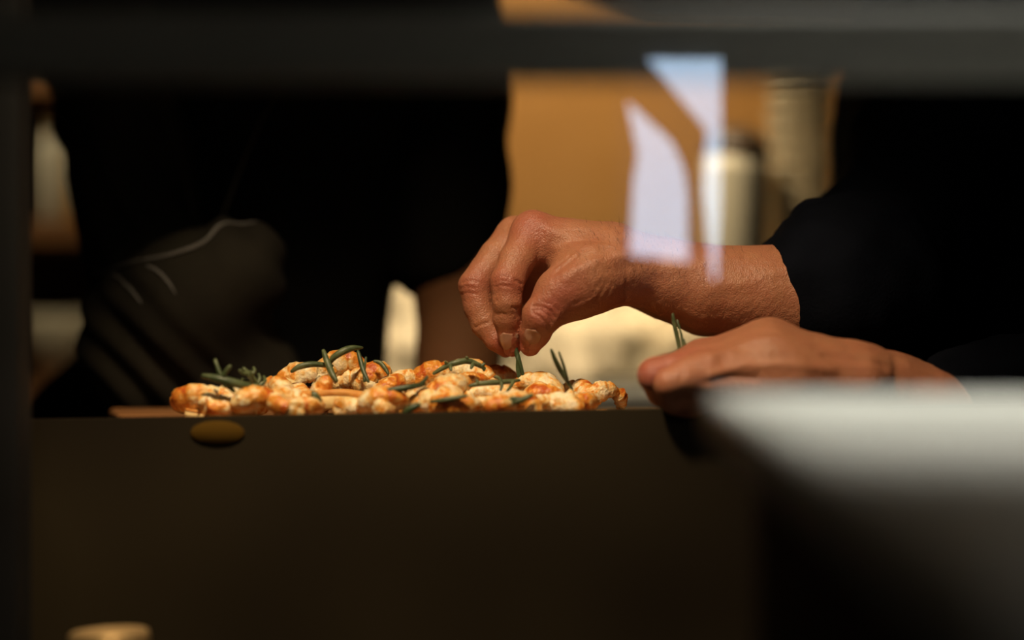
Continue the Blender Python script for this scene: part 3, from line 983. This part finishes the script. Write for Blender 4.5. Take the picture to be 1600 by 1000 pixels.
# ------------------------------------------------------------------ prawns
def prawn_mesh(seed):
    r = random.Random(seed)
    n, m = 34, 16
    arc = math.radians(r.uniform(165, 225)); R = r.uniform(.0105, .0125)
    v, f, st = [], [], []
    for i in range(n):
        t = i / (n - 1)
        a = arc * (t - .5)
        c = Vector((R * math.sin(a) * (1 + .15 * t), 0, R * math.cos(a)))
        tn = Vector((math.cos(a), 0, -math.sin(a)))
        out = Vector((math.sin(a), 0, math.cos(a)))
        side = Vector((0, 1, 0))
        seg = (t * 6.0) % 1.0
        rad = .0082 * (math.sin(math.pi * min(1, t * 1.15 + .12)) ** .55 if t < .75 else 1) * (1 - .50 * max(0, t - .15))
        if t < .04: rad *= .6 + 10 * t
        rad *= 1 + .13 * (1 - seg) - .09 * (seg > .85)
        for k in range(m):
            w_ = 2 * math.pi * k / m
            o = math.cos(w_)                      # +1 on the outer curve
            rr = rad * (1.0 + .06 * math.sin(3 * w_ + seed) + .05 * r.uniform(-1, 1))
            if o < -.5: rr *= .82
            v.append(c + out * (rr * o) + side * (rr * .88 * math.sin(w_)))
            st.append(max(0, .62 * max(0, o) ** 1.2 + .35 * (seg > .78) + .10 * r.uniform(-1, 1)) * (.55 + .45 * math.sin(9 * t + seed)))
    for i in range(n - 1):
        for k in range(m):
            l = (k + 1) % m
            f.append((i * m + k, i * m + l, (i + 1) * m + l, (i + 1) * m + k))
    f.append(tuple(range(m - 1, -1, -1))); f.append(tuple((n - 1) * m + k for k in range(m)))
    me = mesh_from('prawn_body', v, f)
    at = me.attributes.new('streak', 'FLOAT', 'POINT'); at.data.foreach_set('value', st)
    me.materials.append(M['prawn'])
    # tail fan
    a = arc * .5
    base = Vector((R * math.sin(a) * 1.15, 0, R * math.cos(a))); tn = Vector((math.cos(a), 0, -math.sin(a)))
    tv, tf, ts = [], [], []
    for s_ in (-1, 0, 1):
        dirv = (tn + Vector((0, .55 * s_, 0)) + Vector((math.sin(a), 0, math.cos(a))) * .25).normalized()
        sd = dirv.cross(Vector((math.sin(a), 0, math.cos(a)))).normalized(); up = sd.cross(dirv)
        b0 = len(tv)
        for j in range(5):
            u_ = j / 4
            wd = .0016 + .0026 * math.sin(math.pi * min(1, .15 + u_ * .75))
            for k in range(6):
                w_ = 2 * math.pi * k / 6
                tv.append(base - tn * .002 + dirv * (.0115 * u_) + sd * (wd * math.cos(w_)) + up * (.0009 * (1.2 - u_) * math.sin(w_) * 1.4))
                ts.append(.35 * u_)
        for j in range(4):
            for k in range(6):
                l = (k + 1) % 6
                tf.append((b0 + j * 6 + k, b0 + j * 6 + l, b0 + j * 6 + 6 + l, b0 + j * 6 + 6 + k))
        tf.append(tuple(b0 + 24 + k for k in range(6)))
    mt = mesh_from('prawn_tail', tv, tf)
    at = mt.attributes.new('streak', 'FLOAT', 'POINT'); at.data.foreach_set('value', ts)
    mt.materials.append(M['prawn'])
    for q in (me, mt):
        q.polygons.foreach_set('use_smooth', [True] * len(q.polygons))
    return me, mt


PV = [prawn_mesh(s) for s in range(6)]
PRAWNS = [
    # px, py, depth, yaw, pitch(roll about its own axis), scale, label
    (322, 622, -.045, 20, 70, 1.25, 'pale prawn at the far left end of the heap'),
    (362, 624, -.055, 200, 62, 1.25, 'blurred prawn just right of the leftmost prawn'),
    (345, 640, -.050, 100, 88, 1.10, 'prawn lying flat under the left green sprigs, against the board'),
    (405, 627, -.060, 35, 60, 1.2, 'prawn below the feathery sprig on the left mound'),
    (420, 612, -.035, 150, 40, 1.1, 'orange prawn crowning the right shoulder of the left mound'),
    (450, 628, -.060, 250, 70, 1.25, 'blurred pinkish prawn at the right foot of the left mound'),
    (478, 643, -.062, 60, 88, 1.05, 'pale prawn lying low before the yellow bread strip'),
    (480, 590, .002, 10, 25, 1.25, 'prawn under the sprig at the left of the tallest mound'),
    (500, 600, -.022, 100, 205, 1.0, 'pale prawn with upright tail left of the tallest mound'),
    (545, 572, .006, 5, 15, 1.35, 'topmost prawn of the tallest mound beneath the arched sprig'),
    (545, 590, -.004, 175, 55, 1.25, 'orange prawn in the middle of the tallest mound'),
    (587, 582, .006, 60, 35, 1.15, 'prawn with red stripes right of the two upright stalks'),
    (600, 600, -.006, 100, 65, 1.2, 'pale prawn at the right side of the tallest mound'),
    (622, 597, -.012, 60, 165, 1.05, 'prawn whose tail points up right of the tallest mound'),
    (645, 594, .004, 20, 40, 1.2, 'orange prawn in the dip between the two central mounds'),
    (610, 630, -.055, 5, 60, 1.3, 'blurred striped prawn in front of the bread strip'),
    (645, 628, -.058, 170, 70, 1.2, 'blurred front prawn with orange ridge near a horizontal sprig'),
    (690, 584, .004, 15, 35, 1.25, 'prawn at the left beneath the knobbly sprig'),
    (722, 583, .000, 190, 30, 1.25, 'orange prawn at the right beneath the knobbly sprig'),
    (700, 604, -.030, 60, 65, 1.35, 'large pale prawn in front of the knobbly sprig'),
    (680, 622, -.050, 120, 75, 1.2, 'creamy prawn below the large pale one'),
    (740, 594, -.006, 30, 50, 1.15, 'glossy prawn left of the pinched sprig'),
    (785, 588, .030, 10, 20, 1.25, 'pale round prawn directly below the fingertips'),
    (720, 636, -.062, 20, 80, 1.2, 'blurred prawn at the front edge below the centre'),
    (760, 622, -.035, 200, 55, 1.25, 'orange-crusted prawn under the horizontal sprig'),
    (775, 640, -.060, 80, 80, 1.2, 'dim prawn at the front edge under the pinching hand'),
    (825, 608, -.012, 160, 35, 1.3, 'golden prawn just right of the pinched sprig'),
    (815, 632, -.055, 30, 70, 1.2, 'blurred prawn beside the small front sprig'),
    (862, 624, -.020, 340, 55, 1.3, 'golden prawn at the foot of the upright twin leaves'),
    (890, 620, .000, 150, 45, 1.15, 'prawn behind the twin leaves at the right'),
    (905, 630, -.030, 70, 80, 1.1, 'low prawn left of the rightmost prawn'),
    (945, 622, .000, 30, 30, 1.0, 'small pointed prawn at the far right end'),
    (860, 640, -.055, 200, 80, 1.15, 'blurred prawn at the right front edge'),
    (575, 640, -.060, 140, 85, 1.1, 'small prawn lying at the front below the bread strip'),
]
# supporting prawns low in the heap
for i, (x, y, Y) in enumerate(((470, 628, -.01), (510, 622, .012), (560, 624, .02), (600, 626, .014), (640, 622, .008), (690, 624, -.005), (735, 622, .0), (790, 622, -.004), (760, 606, .015), (700, 600, .02), (540, 606, .014), (660, 610, .01), (850, 630, .005), (385, 636, -.02), (440, 634, -.02))):
    PRAWNS.append((x, y, Y, 37 * i, 80 - 11 * (i % 3), 1.2, 'prawn buried low inside the heap on the board'))
for i, (x, y, Y, yaw, roll, s_, lab) in enumerate(PRAWNS):
    b, t = PV[i % len(PV)]
    s_ *= .86; y += 13 if y < 600 else (8 if y < 612 else 2)
    o = bpy.data.objects.new('prawn', b); COL.objects.link(o)
    p = px(x, y, Y)
    o.rotation_euler = Matrix.LocRotScale(None, (Matrix.Rotation(math.radians(yaw), 3, 'Z') @ Matrix.Rotation(math.radians(roll), 3, 'X')).to_quaternion(), None).to_euler()
    o.scale = (s_,) * 3
    # keep above the board
    zmin = min((o.rotation_euler.to_matrix() @ v.co).z * s_ for v in b.vertices)
    o.location = p - o.rotation_euler.to_matrix() @ Vector((0, 0, .005 * s_))
    if o.location.z + zmin < BZ + .0005: o.location.z = BZ + .0005 - zmin
    tag(o, lab, 'prawn', 'grilled prawns on the board')
    c = bpy.data.objects.new('tail', t); COL.objects.link(c); c.parent = o

# bread strips under the prawns
def bread(x0, y0, x1, y1, Y, th, dp, label):
    a, b = px(x0, y0, Y), px(x1, y1, Y)
    e = empty('bread_strip', ((a.x + b.x) / 2, Y, a.z)); tag(e, label, 'bread', 'bread strips under the prawns')
    n = 14
    for nm, z0, z1, mt in (('crumb', -th, 0, M['bread']), ('crust', 0, th * .45, M['crust'])):
        bm = bmesh.new(); rows = []
        for i in range(n + 1):
            t = i / n; c = a.lerp(b, t); wv = .0012 * math.sin(5 * t + x0)
            hw = dp * (.55 + .45 * math.sin(math.pi * min(1, max(0, t * .9 + .05))))
            rows.append([bm.verts.new((c.x, c.y + s2 * hw, c.z + z + wv)) for s2, z in ((-1, z0), (1, z0), (1, z1), (-1, z1))])
        for i in range(n):
            for k in range(4):
                l = (k + 1) % 4
                bm.faces.new((rows[i][k], rows[i][l], rows[i + 1][l], rows[i + 1][k]))
        bm.faces.new(rows[0]); bm.faces.new(rows[-1][::-1])
        bmesh.ops.bevel(bm, geom=[ed for ed in bm.edges], offset=.0006, segments=1, affect='EDGES')
        add(nm, bm_mesh(nm, bm), mt, e)


bread(470, 617, 592, 624, -.040, .0075, .014, 'yellow bread strip with orange crust at the foot of the tallest mound')
bread(292, 642, 400, 644, -.050, .004, .014, 'thin toasted strip beneath the left mound of prawns')
bread(705, 628, 800, 630, -.030, .005, .014, 'bread strip between the front prawns under the hand')
bread(830, 640, 950, 643, -.020, .004, .016, 'flat bread strip under the rightmost prawns')


# butter flakes
def flake(x, y, Y, pts, label):
    c = px(x, y, Y)
    sc = 1.0 / 2600
    f_ = [c + Vector((dx * sc, -.001, -dy * sc)) for dx, dy in pts]
    b_ = [c + Vector((dx * sc * .8 + .001, .0022, -dy * sc * .8)) for dx, dy in pts]
    o = prism('butter_flake', f_, b_, M['butter'])
    tag(o, label, 'butter flake')


flake(462, 604, -.012, [(-14, -14), (-4, -10), (6, 0), (12, 18), (4, 14), (-2, 2), (-10, 2)], 'pointed yellow butter flake at the left foot of the tallest mound')
flake(511, 597, -.014, [(-5, -8), (4, -6), (7, 4), (4, 10), (-6, 8), (-8, 0)], 'small yellow butter flake on the pale prawn with upright tail')
flake(792, 606, -.016, [(-7, -3), (4, -4), (8, 2), (2, 7), (-6, 5)], 'shiny butter flake under the pinched sprig')
flake(594, 574, .0, [(-8, -6), (0, -6), (6, 0), (10, 10), (5, 8), (0, 0)], 'curled butter flake by the right arched sprig')


# ------------------------------------------------------------------ green sprigs
def sprig(label, stem, branches=(), r=.0020, mat='samphire', taper=.5, fw=.018):
    if fw:
        stem = [(a, b, c - fw) for a, b, c in stem]; branches = [[(a, b, c - fw) for a, b, c in q] for q in branches]
    p0 = px(*stem[0])
    e = empty('green_sprig', p0); tag(e, label, 'herb', 'green sprigs over the prawns')
    rad = lambda t: r * (1 - taper * abs(2 * t - 1) ** 2.2)
    add('stem', tube_mesh('stem', [px(*q) for q in stem], rad, 8, 4 * len(stem)), M[mat], e)
    for b in branches:
        rb = r * .72
        add('branch', tube_mesh('branch', [px(*q) for q in b], lambda t, rb=rb: rb * (1 - .4 * t), 7, 5), M[mat], e)


sprig('thick pale sprig lying on the left mound with two upright shoots', [(316, 587, -.05), (345, 593, -.052), (372, 600, -.05), (402, 607, -.045)],
      [[(352, 603, -.052), (344, 585, -.052), (336, 562, -.05)], [(346, 594, -.052), (352, 582, -.053), (360, 572, -.054)], [(352, 600, -.05), (360, 606, -.05), (366, 612, -.05)]], .0026)
sprig('feathery sprig at the right of the left mound', [(408, 612, -.035), (398, 596, -.036), (380, 575, -.038)],
      [[(400, 600, -.036), (394, 590, -.04), (392, 580, -.042)], [(402, 603, -.036), (406, 592, -.034), (404, 584, -.032)], [(404, 604, -.036), (414, 596, -.034), (412, 588, -.03)],
       [(396, 594, -.036), (386, 596, -.034), (378, 592, -.032)], [(400, 602, -.038), (388, 604, -.042), (374, 600, -.046)], [(392, 588, -.037), (398, 580, -.036), (396, 574, -.034)], [(388, 584, -.037), (380, 584, -.04), (374, 578, -.042)]], .0019)
sprig('curved sprig drooping off the left of the tallest mound', [(455, 581, -.004), (468, 573, -.004), (490, 569, -.002), (520, 572, .002)], [], .0019)
sprig('straight stalk leaning in front of the tallest mound', [(505, 547, -.004), (511, 565, -.008), (518, 582, -.012), (526, 596, -.016)], [], .0021)
sprig('arched sprig over the very top of the heap', [(513, 574, .0), (520, 560, -.002), (534, 550, -.002), (550, 544, 0), (567, 543, .002)], [], .0022, taper=.75)
sprig('thin dark pair of stalks right of the topmost prawn', [(559, 548, -.004), (563, 562, -.006), (568, 580, -.010), (576, 597, -.014)],
      [[(570, 596, -.013), (569, 580, -.010), (572, 558, -.008)]], .0016, 'leafdark')
sprig('short arched sprig at the right shoulder of the tallest mound', [(584, 564, .004), (594, 567, .004), (602, 576, .002), (607, 585, 0)], [], .0014)
sprig('blurred sprig lying across the front of the tallest mound', [(583, 617, -.045), (610, 610, -.046), (640, 605, -.045), (664, 600, -.04)], [[(655, 602, -.042), (664, 594, -.042), (668, 588, -.042)]], .0019, 'leafdark')
sprig('knobbly sprig draped on the middle mound', [(677, 584, -.010), (696, 573, -.010), (712, 567, -.010), (730, 564, -.008), (745, 569, -.006), (758, 576, -.004)],
      [[(701, 571, -.010), (697, 567, -.011), (696, 565, -.012)], [(731, 564, -.008), (730, 560, -.009), (729, 558, -.010)], [(704, 570, -.010), (704, 575, -.013), (705, 579, -.014)],
       [(752, 573, -.006), (755, 570, -.006), (757, 568, -.006)], [(740, 568, -.008), (737, 573, -.011), (736, 576, -.012)], [(740, 567, -.007), (752, 571, -.006), (757, 579, -.006)]], .0019)
sprig('horizontal sprig just left of the pinched one', [(733, 603, -.028), (755, 599, -.027), (785, 597, -.024), (812, 594, -.020)],
      [[(782, 598, -.026), (780, 591, -.026), (773, 588, -.026)], [(783, 598, -.026), (784, 604, -.028), (782, 610, -.03)], [(802, 596, -.022), (798, 604, -.026), (792, 611, -.03)], [(747, 600, -.028), (746, 596, -.028), (744, 594, -.028)]], .0017)
sprig('dark sprig pinched between thumb and forefinger', [(806, 538, -.006), (807, 550, -.006), (812, 568, -.007), (819, 592, -.008)],
      [[(808, 552, -.006), (810, 572, -.007), (813, 592, -.008)], [(809, 556, -.007), (808, 575, -.007), (810, 590, -.008)]], .0015, 'leafdark', fw=0)
sprig('upright twin leaves standing at the right end of the heap', [(861, 546, -.040), (868, 564, -.038), (878, 584, -.034), (894, 608, -.030)],
      [[(886, 594, -.033), (880, 570, -.036), (873, 550, -.038)]], .0015)
sprig('blurred small sprig at the front right of the heap', [(796, 630, -.055), (812, 626, -.056), (832, 617, -.056)], [[(815, 624, -.056), (803, 622, -.056), (795, 624, -.056)]], .0019)
sprig('blurred sprig low at the front of the middle mound', [(672, 628, -.058), (700, 624, -.060), (730, 618, -.060)], [], .0016)
sprig('short sprig end between the left mound and the bread', [(488, 612, -.05), (494, 620, -.05), (502, 630, -.048)], [], .0022)
sprig('dark sprig at the front foot of the striped prawn', [(630, 646, -.065), (642, 638, -.066), (656, 632, -.066)], [], .0022, 'leafdark')
sprig('sprig held in the closed lower hand', [(1051, 490, -.045), (1054, 508, -.045), (1060, 535, -.045), (1066, 575, -.046)],
      [[(1070, 570, -.046), (1066, 530, -.044), (1058, 500, -.042)], [(1076, 572, -.046), (1074, 552, -.045), (1068, 530, -.044)], [(1066, 570, -.048), (1056, 556, -.05), (1050, 552, -.05)]], .0014, fw=0)

# ------------------------------------------------------------------ background things
cl = Field((-.26, .56, .90), (.36, 1.02, 1.14), .006)
for x, y, Y, r in ((640, 545, .78, (.09, .09, .060)), (628, 480, .82, (.045, .05, .055)), (760, 575, .76, (.09, .09, .045)), (880, 545, .74, (.09, .09, .050)), (965, 520, .78, (.07, .07, .055)), (1060, 555, .74, (.085, .085, .040)), (1110, 575, .76, (.06, .07, .034)), (840, 580, .70, (.07, .05, .030)), (690, 560, .72, (.08, .06, .05))):
    cl.ell(px(x, y, Y), r, .03)
V, F = cl.surface(1); N = normals(V, F)
fold = np.abs(vnoise(V * 7, 31)) * 1.0 + .5 * np.abs(vnoise(V * 16, 32))
V = V + N * (.024 * (fold - .5))[:, None]
V[:, 2] = np.maximum(V[:, 2], BT + .001)
tag(add('linen_cloth', np_mesh('linen_cloth', V, F), M['cloth']), 'crumpled cream cloth heaped on the bench behind the pinching hand', 'cloth')

cn = empty('canister', px(1150, 600, .62)); cn.location.z = BT
tag(cn, 'cream canister with dark domed lid behind the forearm', 'canister')
zt = px(0, 240, .62).z - BT; zd = px(0, 198, .62).z - BT
cr_ = px(1202, 0, .62).x - px(1150, 0, .62).x
def lathe(name, prof, mat, parent, loc, n=32):
    o = add(name, lathe_mesh(name, prof, n), mat); o.parent = parent; o.location = loc
    return o
lathe('canister_body', [(0, 0), (cr_ * .72, 0), (cr_ * .78, .005), (cr_ * .95, zt * .7), (cr_, zt * .92), (cr_ * .97, zt), (0, zt)], M['cream'], cn, (0, 0, 0))
lathe('lid', [(0, zd), (cr_ * .35, zd - .001), (cr_ * .7, zd - .006), (cr_ * .95, zt + .008), (cr_ * 1.03, zt), (cr_ * 1.0, zt - .002), (0, zt - .002)], M['umber'], cn, (0, 0, 0.0005))

bx_ = box('cardboard_box', (px(1205, 0, .66).x, .625, BT), (px(1290, 0, .66).x, .69, px(0, 402, .66).z), M['beige'], None, bevel=.002)
tag(bx_, 'beige cardboard box under the stack of pale dishes', 'box')
zz = px(0, 402, .66).z
dish = lathe_mesh('dish', [(0, 0), (.020, 0), (.0225, .001), (.0300, .0120), (.0305, .0150), (.0285, .0150), (.0205, .0022), (0, .0020)], 28)
for i in range(12):
    o = add('paper_dish', dish, M['beige'])
    o.location = (px(1246, 0, .66).x + .00035 * i + .0006 * math.sin(i * 1.7), .657 + .0005 * math.cos(2.1 * i), zz + .0006 + i * .0158)
    o.rotation_euler = (.0, .05 + .02 * math.sin(i * 1.3), 0)
    tag(o, 'beige paper dish in the tall stack beside the cream canister' if i < 11 else 'topmost beige paper dish of the tall stack beside the canister', 'dish', 'stacked beige paper dishes')

hood = prism('extractor_hood', [px(x, y, .95) for x, y in ((850, -40), (1010, 38), (1800, 62), (1800, -420), (850, -420))], [px(x, y, .95) + Vector((0, .10, 0)) for x, y in ((850, -40), (1010, 38), (1800, 62), (1800, -420), (850, -420))], M['umber'])
tag(hood, 'dark brown extractor hood with slanting lower edge at the top', 'hood')
# shelf unit at far left with its things
sy = 1.05
def sx(x): return px(x, 0, sy).x
def sz(y): return px(0, y, sy).z
sh = empty('shelf_unit', (sx(100), sy, 0)); tag(sh, 'brown wooden shelf unit at the far left behind the post', 'shelf')
box('back_panel', (sx(-120), sy + .16, 0), (sx(260), sy + .175, 1.7), M['umber'], sh)
for nm_, y in (('shelf_board', 350), ('shelf_board', 598), ('shelf_board', 120)):
    box(nm_, (sx(-120), sy - .06, sz(y) - .022), (sx(260), sy + .16, sz(y)), M['brownbox'], sh, bevel=.002)
for x in (-120, 252):
    box('side_panel', (sx(x), sy - .06, 0), (sx(x + 10), sy + .16, 1.7), M['umber'], sh)
bt = empty('bottle', (sx(88), sy - .03, sz(350))); tag(bt, 'white bottle with amber side on the upper far left shelf', 'bottle')
hb = sz(215) - sz(350)
lathe('bottle_body', [(0, 0), (.017, 0), (.0185, .003), (.0185, hb * .82), (.015, hb * .92), (.008, hb * .97), (.008, hb * 1.05), (0, hb * 1.05)], M['cream'], bt, (0, 0, .0006))
lathe('bottle_cap', [(0, hb * 1.04), (.0095, hb * 1.04), (.0095, hb * 1.14), (0, hb * 1.14)], M['brass'], bt, (0, 0, .0006))
j2 = empty('amber_jar', (sx(126), sy - .02, sz(350))); tag(j2, 'narrow amber jar right of the white bottle', 'jar')
lathe('jar_body', [(0, 0), (.009, 0), (.010, .003), (.010, hb * .8), (.008, hb * .86), (0, hb * .86)], M['label_y'], j2, (0, 0, .0006))
lathe('jar_lid', [(0, hb * .86), (.009, hb * .86), (.009, hb * .93), (0, hb * .93)], M['umber'], j2, (0, 0, .0006))
bw = empty('bowl', (sx(95), sy - .01, sz(598))); tag(bw, 'tan bowl on the lower far left shelf', 'bowl')
hb = sz(490) - sz(598)
lathe('bowl_body', [(0, 0), (.018, 0), (.020, .004), (.032, hb * .5), (.040, hb), (.038, hb), (.030, hb * .52), (.016, .008), (0, .008)], M['beige'], bw, (0, 0, .0006))
lathe('foot_ring', [(.012, -.0005), (.019, -.0005), (.020, .005), (.012, .005)], M['brownbox'], bw, (0, 0, .001))

# small tin with brass lid low in front of the counter
ls = box('lower_ledge', (-.62, -.235, .74), (.30, -.14, .775), M['counter'], None, bevel=.002)
tag(ls, 'dark narrow ledge low on the counter front', 'ledge')
tj = empty('tin', px(177, 985, -.19)); tj.location.z = .775
tag(tj, 'small tin with shiny brass lid at the bottom left corner', 'tin')
zt2 = px(0, 986, -.19).z - .775; rt = .0205
lathe('tin_body', [(0, 0), (rt * .96, 0), (rt * .98, .002), (rt * .98, zt2 - .004), (0, zt2 - .004)], M['counter'], tj, (0, 0, .0006), 40)
lathe('lid', [(0, zt2 - .002), (rt * .82, zt2 - .002), (rt * .9, zt2), (rt, zt2 - .001), (rt * 1.02, zt2 - .004), (rt * 1.02, zt2 - .009), (rt * .99, zt2 - .010), (0, zt2 - .010)], M['brass'], tj, (0, 0, .0006), 40)
tj.rotation_euler = (0, math.radians(-3), 0)

# ------------------------------------------------------------------ lamps (all above the frame)
def pendant(spec, label, aim):
    L = Vector(spec['loc'])
    e = empty('pendant_lamp', L); tag(e, label, 'lamp')
    o = lathe('lamp_shade', [(.010, .13), (.022, .125), (.042, .09), (.068, .025), (.075, 0), (.073, 0), (.066, .025), (.040, .088), (.020, .121), (.010, .125)], M['lampshade'], e, (0, 0, 0))
    lathe('bulb', [(0, .02), (.013, .024), (.019, .040), (.015, .06), (.008, .075), (0, .075)], M['bulb'], e, (0, 0, 0.02), 20)
    c = add('cord', tube_mesh('cord', [(0, 0, .155), (0, 0, .5), (0, 0, 2.6 - L.z)], lambda t: .003, 6), M['post']); c.parent = e
    d = bpy.data.lights.new('lamp_light', 'SPOT'); d.energy = spec['energy']; d.color = spec['color']
    d.shadow_soft_size = spec['radius']; d.spot_size = math.radians(spec['angle']); d.spot_blend = .6
    lo = bpy.data.objects.new('lamp_light', d); COL.objects.link(lo); lo.parent = e
    lo.location = (0, 0, .0)
    lo.rotation_euler = (Vector(aim) - L).to_track_quat('-Z', 'Y').to_euler()


pendant(LAMP_KEY, 'black bell pendant lamp above the glass screen, out of view', (-.03, -.06, .94))
pendant(LAMP_BACK, 'black bell pendant lamp above the steel bench, out of view', (.04, .76, .96))
pendant(LAMP_FILL_FRONT, 'black bell pendant lamp added as soft fill behind the camera, out of view', (.1, -.2, .9))
pendant(LAMP_FILL_LEDGE, 'black bell pendant lamp added to brighten the pale stone ledge, out of view', (.21, -.60, .95))
pendant(LAMP_FILL_SHELF, 'black bell pendant lamp added to light the far left shelf, out of view', (-.50, 1.05, 1.05))
pendant(LAMP_WALL, 'black bell pendant lamp near the ochre back wall, out of view', (.15, 1.75, 1.05))
